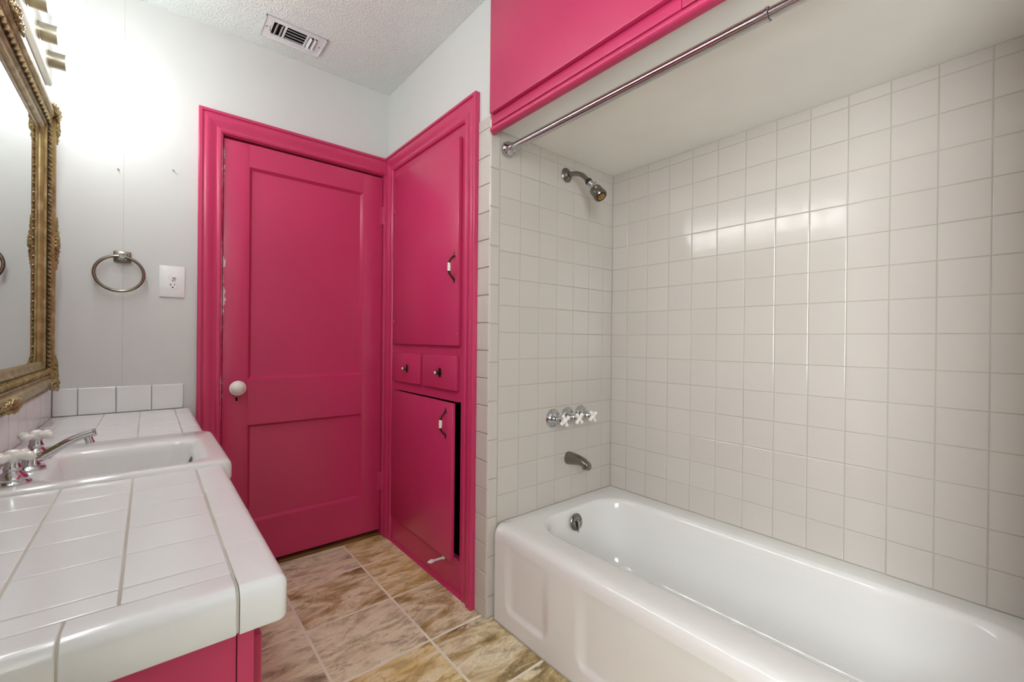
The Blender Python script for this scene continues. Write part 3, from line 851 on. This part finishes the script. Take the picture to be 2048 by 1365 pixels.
# ------------------------------------------------------------------ gilt mirror
mr = thing('gilt_mirror', (XL, .19, 1.40), 'ornate gilt framed mirror hanging above the vanity', 'mirror')
my0, my1, mz0, mz1 = -.46, .834, .906, 1.90
WB = XL + .001
MP = [(0, 0), (0, .011), (.003, .0135), (.007, .0135), (.010, .011), (.013, .0125), (.017, .016), (.026, .026), (.034, .0325), (.041, .0345), (.048, .033), (.052, .028), (.054, .0255),
      (.057, .0255), (.060, .0275), (.062, .0255), (.066, .0235), (.086, .0165), (.089, .0185), (.093, .0185), (.095, .0135), (.102, .0125), (.107, .0125), (.111, .009), (.113, .006), (.113, 0)]
cs = [(my1, mz0), (my1, mz1), (my0, mz1), (my0, mz0)]
im = [(-1, 1), (-1, -1), (1, -1), (1, 1)]
for k in range(4):
    a, b = cs[k], cs[(k + 1) % 4]; ia, ib = im[k], im[(k + 1) % 4]
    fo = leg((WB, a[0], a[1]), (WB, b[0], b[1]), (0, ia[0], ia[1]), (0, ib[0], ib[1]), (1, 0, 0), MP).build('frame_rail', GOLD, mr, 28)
    A, B = V((WB, a[0], a[1])), V((WB, b[0], b[1]))
    d = (B - A).normalized(); L = (B - A).length
    inw = V((0, -d.z, d.y)) if k in (0, 1, 2, 3) else None
    cen = V((WB, (my0 + my1) / 2, (mz0 + mz1) / 2))
    if inw.dot(cen - A) < 0: inw = -inw
    q = MB(); s = .076; n = int((L - 2 * s) / .0150)
    for i in range(n):
        c = A + d * (s + (i + .5) * (L - 2 * s) / n) + inw * .076 + V((.0225, 0, 0))
        ph = 1 if i % 2 else -1
        M3 = Matrix.Rotation(0, 3, 'X')
        ex = d * (.0042) + inw * (.0026 * ph)
        q.tube([c - inw * .0085 - ex * .4, c - ex * .1 + V((.0018, 0, 0)), c + inw * .0075 + ex], [.0026, .0050, .0018], 6)
    q2 = MB(); n2 = int((L - .1) / .0062)
    for i in range(n2):
        c = A + d * (.05 + (i + .5) * (L - .1) / n2) + inw * .0595 + V((.0272, 0, 0))
        q2.ball(c, (.0018, .0020, .0020), 5, 4)
    leg(A, B, V((0, ia[0], ia[1])), V((0, ib[0], ib[1])), (1, 0, 0), [(.0645, .020), (.0645, .0255), (.0865, .0182), (.0865, .012)]).build('leaf_bed', PATINA, fo, 0)
    o = q.build('leaf_strip', GOLD, fo); o['kind'] = 'stuff'
    o = q2.build('bead_strip', GOLD, fo); o['kind'] = 'stuff'
    q3 = MB(); n3 = int((L - .02) / .0072)
    for i in range(n3):
        c = A + d * (.01 + (i + .5) * (L - .02) / n3) + inw * .001 + V((.006, 0, 0))
        q3.ball(c, (.0045, .0022, .0022), 5, 4)
    o = q3.build('rope_strip', GOLD, fo); o['kind'] = 'stuff'
def ornament(c, along, outw, L, W, n, seed):
    rg = random.Random(seed); q = MB(); along = V(along).normalized(); outw = V(outw).normalized()
    for i in range(n):
        t = (i / (n - 1)) * 2 - 1
        for s in range(3):
            p = V(c) + along * (t * L + rg.uniform(-.004, .004)) + outw * ((s - 1) * W * (1 - abs(t) ** 1.6 * .75) + rg.uniform(-.002, .002)) + V((.004 * (1 - abs(t)) + rg.uniform(-.001, .002), 0, 0))
            ang = rg.uniform(-.6, .6) + (s - 1) * .7 * (1 if t > 0 else -1)
            R = Matrix.Rotation(ang, 3, 'X')
            r = rg.uniform(.8, 1.25) * (1 - .45 * abs(t))
            e = along * .010 * r; f = outw * .0045 * (s - 1) * r
            q.tube([p - e - f, p - e * .3 + V((.0035, 0, 0)), p + e * .4 + V((.0025, 0, 0)), p + e + f], [.0012, .0044 * r, .0052 * r, .0016], 7)
            q.ball(p + outw * .004 * (s - 1) + along * .006, .0034 * r, 6, 5)
    return q
cx_ = WB + .0305; k36 = .030
my, mz = (my0 + my1) / 2, (mz0 + mz1) / 2
for nm, c, al, ou in (('side', (cx_, my1 - k36, mz + .02), (0, 0, 1), (0, 1, 0)), ('side', (cx_, my0 + k36, mz + .02), (0, 0, 1), (0, -1, 0)),
                      ('top', (cx_, my, mz1 - k36), (0, 1, 0), (0, 0, 1)), ('bot', (cx_, my, mz0 + k36), (0, 1, 0), (0, 0, -1))):
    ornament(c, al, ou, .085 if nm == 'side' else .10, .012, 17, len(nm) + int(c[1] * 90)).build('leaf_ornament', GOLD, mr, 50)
for (y, z), (iy, iz) in zip(cs, im):
    q = ornament((cx_, y + iy * k36, z + iz * (.020 + .050)), (0, 0, 1), (0, iy, 0), .055, .012, 11, 3)
    q2 = ornament((cx_, y + iy * .070, z + iz * k36), (0, 1, 0), (0, 0, iz), .055, .012, 11, 5)
    q3 = ornament((cx_ + .003, y + iy * .03, z + iz * .03), (0, iy, iz), (0, -iz, iy), .028, .010, 7, 9)
    q.add(q2.v, q2.f).add(q3.v, q3.f).build('corner_ornament', GOLD, mr, 50)
b0 = .0095
yy0, yy1, zz0, zz1 = my0 + .1125, my1 - .1125, mz0 + .1125, mz1 - .1125
gl = MB()
gl.loft([[V((WB + x, yy0 + i, zz0 + i)), V((WB + x, yy1 - i, zz0 + i)), V((WB + x, yy1 - i, zz1 - i)), V((WB + x, yy0 + i, zz1 - i))] for x, i in ((.001, 0), (.0042, 0), (.0052, .024))], True, True, True)
gl.build('mirror_glass', MIRROR, mr, 0)

# ------------------------------------------------------------------ vanity
va = thing('vanity_cabinet', (-1.9, .1, 0), 'crimson vanity cabinet under the white tiled counter', 'vanity')
vy0c, vy1c, vxf = -.735, YD - .027, -1.7
MB().box((XL + .001, vy0c, .0), (vxf - .019, vy0c + .018, .744)).build('end_panel', PINK, va, 0)
MB().box((XL + .001, vy1c - .018, .0), (vxf - .019, vy1c, .744)).build('end_panel', PINK, va, 0)
MB().box((XL + .001, vy0c + .018, .08), (vxf - .019, vy1c - .018, .098)).build('bottom_board', PINK, va, 0)
vfr = MB()
vfr.box((vxf - .018, vy0c - .003, 0), (vxf, vy0c + .05, .744)).box((vxf - .018, vy1c - .05, 0), (vxf, vy1c, .744)).box((vxf - .018, vy0c + .05, .69), (vxf, vy1c - .05, .744)).box((vxf - .018, vy0c + .05, .0), (vxf, vy1c - .05, .09)).box((vxf - .018, .08, .09), (vxf, .12, .69))
vfr.build('face_frame', PINK, va, 0)
for y0, y1, yk in ((vy0c + .045, .085, .05), (.115, vy1c - .045, .15)):
    d = MB().box((vxf + .0005, y0, .085), (vxf + .018, y1, .695), .003).build('cabinet_door', PINK, va)
    MB().lathe([(.005, 0), (.004, .008), (.011, .014), (.012, .019), (.008, .023), (0, .024)], AX((vxf + .018, yk, .60), (1, 0, 0)), 16, False).build('knob', BRONZE, d)

ct = thing('vanity_counter', (-1.88, .1, .80), 'white tiled vanity counter with rounded edge tiles', 'counter')
HZ = .80; CT = .008
sy0, sy1 = -.136, .318
# edge cap tiles: rounded nose
def cap_prof(w, drop, r=.014, thick=.009):
    """(u outward, z) outline from the inner edge over the nose and down"""
    pts = [(0, HZ - .0025), (.0015, HZ - .0004), (.012, HZ + .0002), (w - r - .008, HZ + .0022)]
    for k in range(0, 9):
        a = PI / 2 - PI / 2 * k / 8
        pts.append((w - r + r * math.cos(a), HZ + .0022 - r + r * math.sin(a)))
    pts += [(w, HZ - drop + .003), (w - .002, HZ - drop), (w - thick, HZ - drop), (w - thick, HZ - .010), (0, HZ - .010)]
    return pts
CW, CDROP = .054, .053
sub = MB().box((XL + .001, -.725, .7485), (-1.705, sy0 + .004, HZ - .0012)).box((XL + .001, sy1 - .002, .7485), (-1.705, YD - .026, HZ - .0012))
sub.box((XL + .001, sy0 + .004, .7485), (-2.055, sy1 - .002, HZ - .0012)).box((XL + .001, YD - .026, .7485), (-1.6905, YD - .001, HZ - .0012))
core = [(u, z - .0014) for u, z in cap_prof(CW - .0014, CDROP - .003)[:-2]]
core = core[:-1] + [(.012, HZ - CDROP + .002), (-.004, HZ - .012), (-.004, HZ - .0035)]
for y0, y1 in ((-.6295, sy0 - .002), (sy1 + .002, YD - .027)):
    sub.loft([[V((-1.7195 + u, y, z)) for u, z in core] for y in (y0, y1)], True, True, True)
sub.loft([[V((x, -.711 - u, z)) for u, z in core] for x in (XL + .002, -1.7200)], True, True, True)
sub.build('counter_base', CGROUT, ct, 0)
xs = [-2.0885, -2.044, -1.937, -1.8295, -1.721]
ysn = [-.711, -.670, -.563, -.456, -.349, -.242, sy0]
ysf = [sy1, .418, .525, .632, .739, .846, .953]
for ys in (ysn, ysf):
    for x0, x1 in zip(xs, xs[1:]):
        for y0, y1 in zip(ys, ys[1:]):
            put_tile('tile', ((x0 + x1) / 2, (y0 + y1) / 2, HZ), (1, 0, 0), (0, 1, 0), (0, 0, 1), x1 - x0 - .0026, y1 - y0 - .0026, CT, .0014, CTILE, ct, .0012)
def cap_piece(y0, y1, name='cap_tile'):
    pr = cap_prof(CW, CDROP)
    mb = MB()
    L = []
    for y, s in ((y0 + .0010, .0012), (y0 + .0022, 0), (y1 - .0022, 0), (y1 - .0010, .0012)):
        cxm, czm = CW * .6, HZ - .012
        L.append([V((-1.7195 + u - (s if u > .02 else 0), y, z - (s if z > HZ - .015 else 0))) for u, z in pr])
    mb.loft(L, True, True, True)
    return mb.build(name, CTILE, ct, 40)
for y0, y1 in ((-.628, -.481), (-.481, -.334), (-.334, sy0 - .001), (sy1 + .001, .465), (.465, .612), (.612, .759), (.759, .906), (.906, YD - .026)):
    cap_piece(y0, y1)
def cap_piece_x(x0, x1):
    pr = cap_prof(CW, CDROP)
    L = []
    for x, s in ((x0 + .0010, .0012), (x0 + .0022, 0), (x1 - .0022, 0), (x1 - .0010, .0012)):
        L.append([V((x, -.711 - u + (s if u > .02 else 0), z - (s if z > HZ - .015 else 0))) for u, z in pr])
    mb = MB(); mb.loft(L, True, True, True)
    mb.build('cap_tile', CTILE, ct, 40)
for x0, x1 in ((XL + .001, -2.024), (-2.024, -1.873), (-1.873, -1.7215)):
    cap_piece_x(x0, x1)
# corner cap: rounded in both directions
r = .014; x1c, y0c = -1.7195 + CW, -.711 - CW
lo = []
zb = HZ - CDROP
def ccl(ins, z, rr):
    pts = []
    cxr, cyr = x1c - rr, y0c + rr
    for k in range(9):
        a = math.radians(-90 + 90 * k / 8)
        pts.append(V((cxr + (rr - ins) * math.cos(a), cyr + (rr - ins) * math.sin(a), z)))
    return [V((-1.7205 + .0012, y0c + ins, z))] + pts + [V((x1c - ins, -.629, z)), V((-1.7195, -.629, z)), V((-1.7205 + .0012, -.700, z))]
lo.append(ccl(.010, zb, .014)); lo.append(ccl(.002, zb, .014)); lo.append(ccl(0, zb + .003, .014))
for k in range(0, 9):
    a = PI / 2 * k / 8
    lo.append(ccl(r * (1 - math.cos(a)) * .98, HZ + .0022 - r + r * math.sin(a), .0142))
cc_ = MB(); cc_.loft(lo, True, True, True)
cc_.build('corner_cap_tile', CTILE, ct, 40)

# backsplashes
bs = thing('backsplash', (-1.89, YD, HZ), 'single row of white tiles on the wall beside the door casing', 'backsplash', 'backsplashes')
bx = [-2.0805, -2.012, -1.9035, -1.795, -1.689]
for x0, x1 in zip(bx, bx[1:]):
    put_tile('tile', ((x0 + x1) / 2, YD - .0085, .8525), (1, 0, 0), (0, 0, 1), (0, -1, 0), x1 - x0 - .0022, .1035, .0082, .0025, CTILE, bs, .001)
bs2 = thing('backsplash', (XL, .1, HZ), 'single row of white tiles on the wall under the gilt mirror', 'backsplash', 'backsplashes')
yy = .958
while yy > -.765:
    y0 = max(yy - .1073, -.765)
    if yy - y0 > .02:
        put_tile('tile', (XL + .0085, (yy + y0) / 2, .8525), (0, -1, 0), (0, 0, 1), (1, 0, 0), yy - y0 - .0022, .1035, .0082, .0025, CTILE, bs2, .001)
    yy = y0

# ------------------------------------------------------------------ sink
sk = thing('bathroom_sink', (-1.85, .09, .80), 'white ceramic sink set into the tiled counter with a front lip', 'sink')
kx0, kx1, ky0, ky1 = -2.060, -1.646, sy0 + .001, sy1 - .001
L = []
for ins, z in ((.008, .756), (.002, .758), (0, .764), (0, .790), (.002, .799), (.007, .8055), (.015, .8085)):
    L.append(rrect(kx0 + min(ins, .004), kx1 - ins, ky0 + ins * .7, ky1 - ins * .7, (.03, .012, .012, .03), z))
qx0, qx1, qy0, qy1 = -1.978, -1.702, -.098, .185
L.append(rrect(qx0 - .02, qx1 + .02, qy0 - .015, qy1 + .03, .05, .8085))
for i, z, r_ in ((0, .8075, .045), (.004, .805, .044), (.008, .799, .043), (.012, .785, .042), (.020, .75, .045), (.030, .715, .05), (.045, .69, .05), (.07, .678, .05), (.11, .672, .025)):
    L.append(rrect(qx0 + i, qx1 - i * 1.1, qy0 + i, qy1 - i, r_, z))
skm = MB(); skm.loft(L, True, False, True)
skm.build('sink_body', CERAMIC, sk, 60)
MB().lathe([(0, 0), (.014, 0), (.014, .002), (.010, .003), (.0095, .001), (0, .001)], AX((-1.7175, .06, .772), (-1, 0, .22), (0, 1, 0)), 20, False, 1.5).build('overflow_hole', BRONZE, sk)
MB().lathe([(0, 0), (.021, 0), (.021, .002), (.016, .003), (.013, .001), (0, .001)], AX((-1.85, .043, .6725), (0, 0, 1)), 24, False).build('drain', DCHROME, sk)

# faucet
DK = .8085
sp2 = thing('faucet_spout', (-2.006, .046, DK), 'chrome swan spout rising over the sink basin', 'faucet')
MB().lathe([(0, 0), (.026, 0), (.0265, .003), (.024, .006), (.018, .009), (.016, .014), (.0165, .020), (.014, .026), (.0125, .030), (.0, .032)], AX((-2.006, .046, DK), (0, 0, 1)), 26, False).build('spout_base', CHROME, sp2)
pts = [(-2.012, .046, .828), (-2.000, .046, .8295), (-1.988, .046, .833), (-1.974, .046, .841), (-1.960, .046, .851), (-1.947, .046, .860), (-1.934, .046, .867), (-1.920, .046, .8725), (-1.904, .046, .8765)]
spo = MB().tube(pts, [.0110, .0105, .0098, .0092, .0088, .0086, .0086, .0086, .0086], 18).build('spout_tube', CHROME, sp2)
MB().lathe([(.0086, 0), (.0092, .001), (.0092, .004), (.0078, .005), (0, .005)], AX((-1.904, .046, .8765), (1, 0, .25)), 18, False).build('spout_tip', CHROME, spo)
MB().lathe([(0, 0), (.0075, 0), (.0075, .011), (.0085, .011), (.0085, .016), (0, .016)], AX((-1.913, .046, .868), (.22, 0, -1)), 16, False).build('aerator', CHROME, spo)
for y, lb, ro in ((-.072, 'white porcelain cross handle on the near side of the sink spout', .35), (.164, 'white porcelain cross handle on the far side of the sink spout', .25)):
    fh = thing('sink_tap', (-2.012, y, DK), lb, 'tap', 'sink taps')
    M = AX((-2.012, y, DK), (0, 0, 1))
    MB().lathe([(0, 0), (.027, 0), (.0275, .003), (.025, .006), (.022, .008), (.0225, .012), (.019, .019), (.014, .023), (.0125, .026), (.0135, .032), (.0110, .038), (.0115, .046), (.0, .047)], M, 28, False).build('valve_base', CHROME, fh, 28)
    mb = MB(); cross(mb, (-2.012, y, DK + .055), (0, 0, 1), .036, .0088, ro)
    mb.lathe([(.0095, .044), (.012, .049), (.0130, .058), (.011, .065), (.006, .068), (0, .0685)], M, 18, False)
    mb.build('cross_handle', PORC, fh, 50)
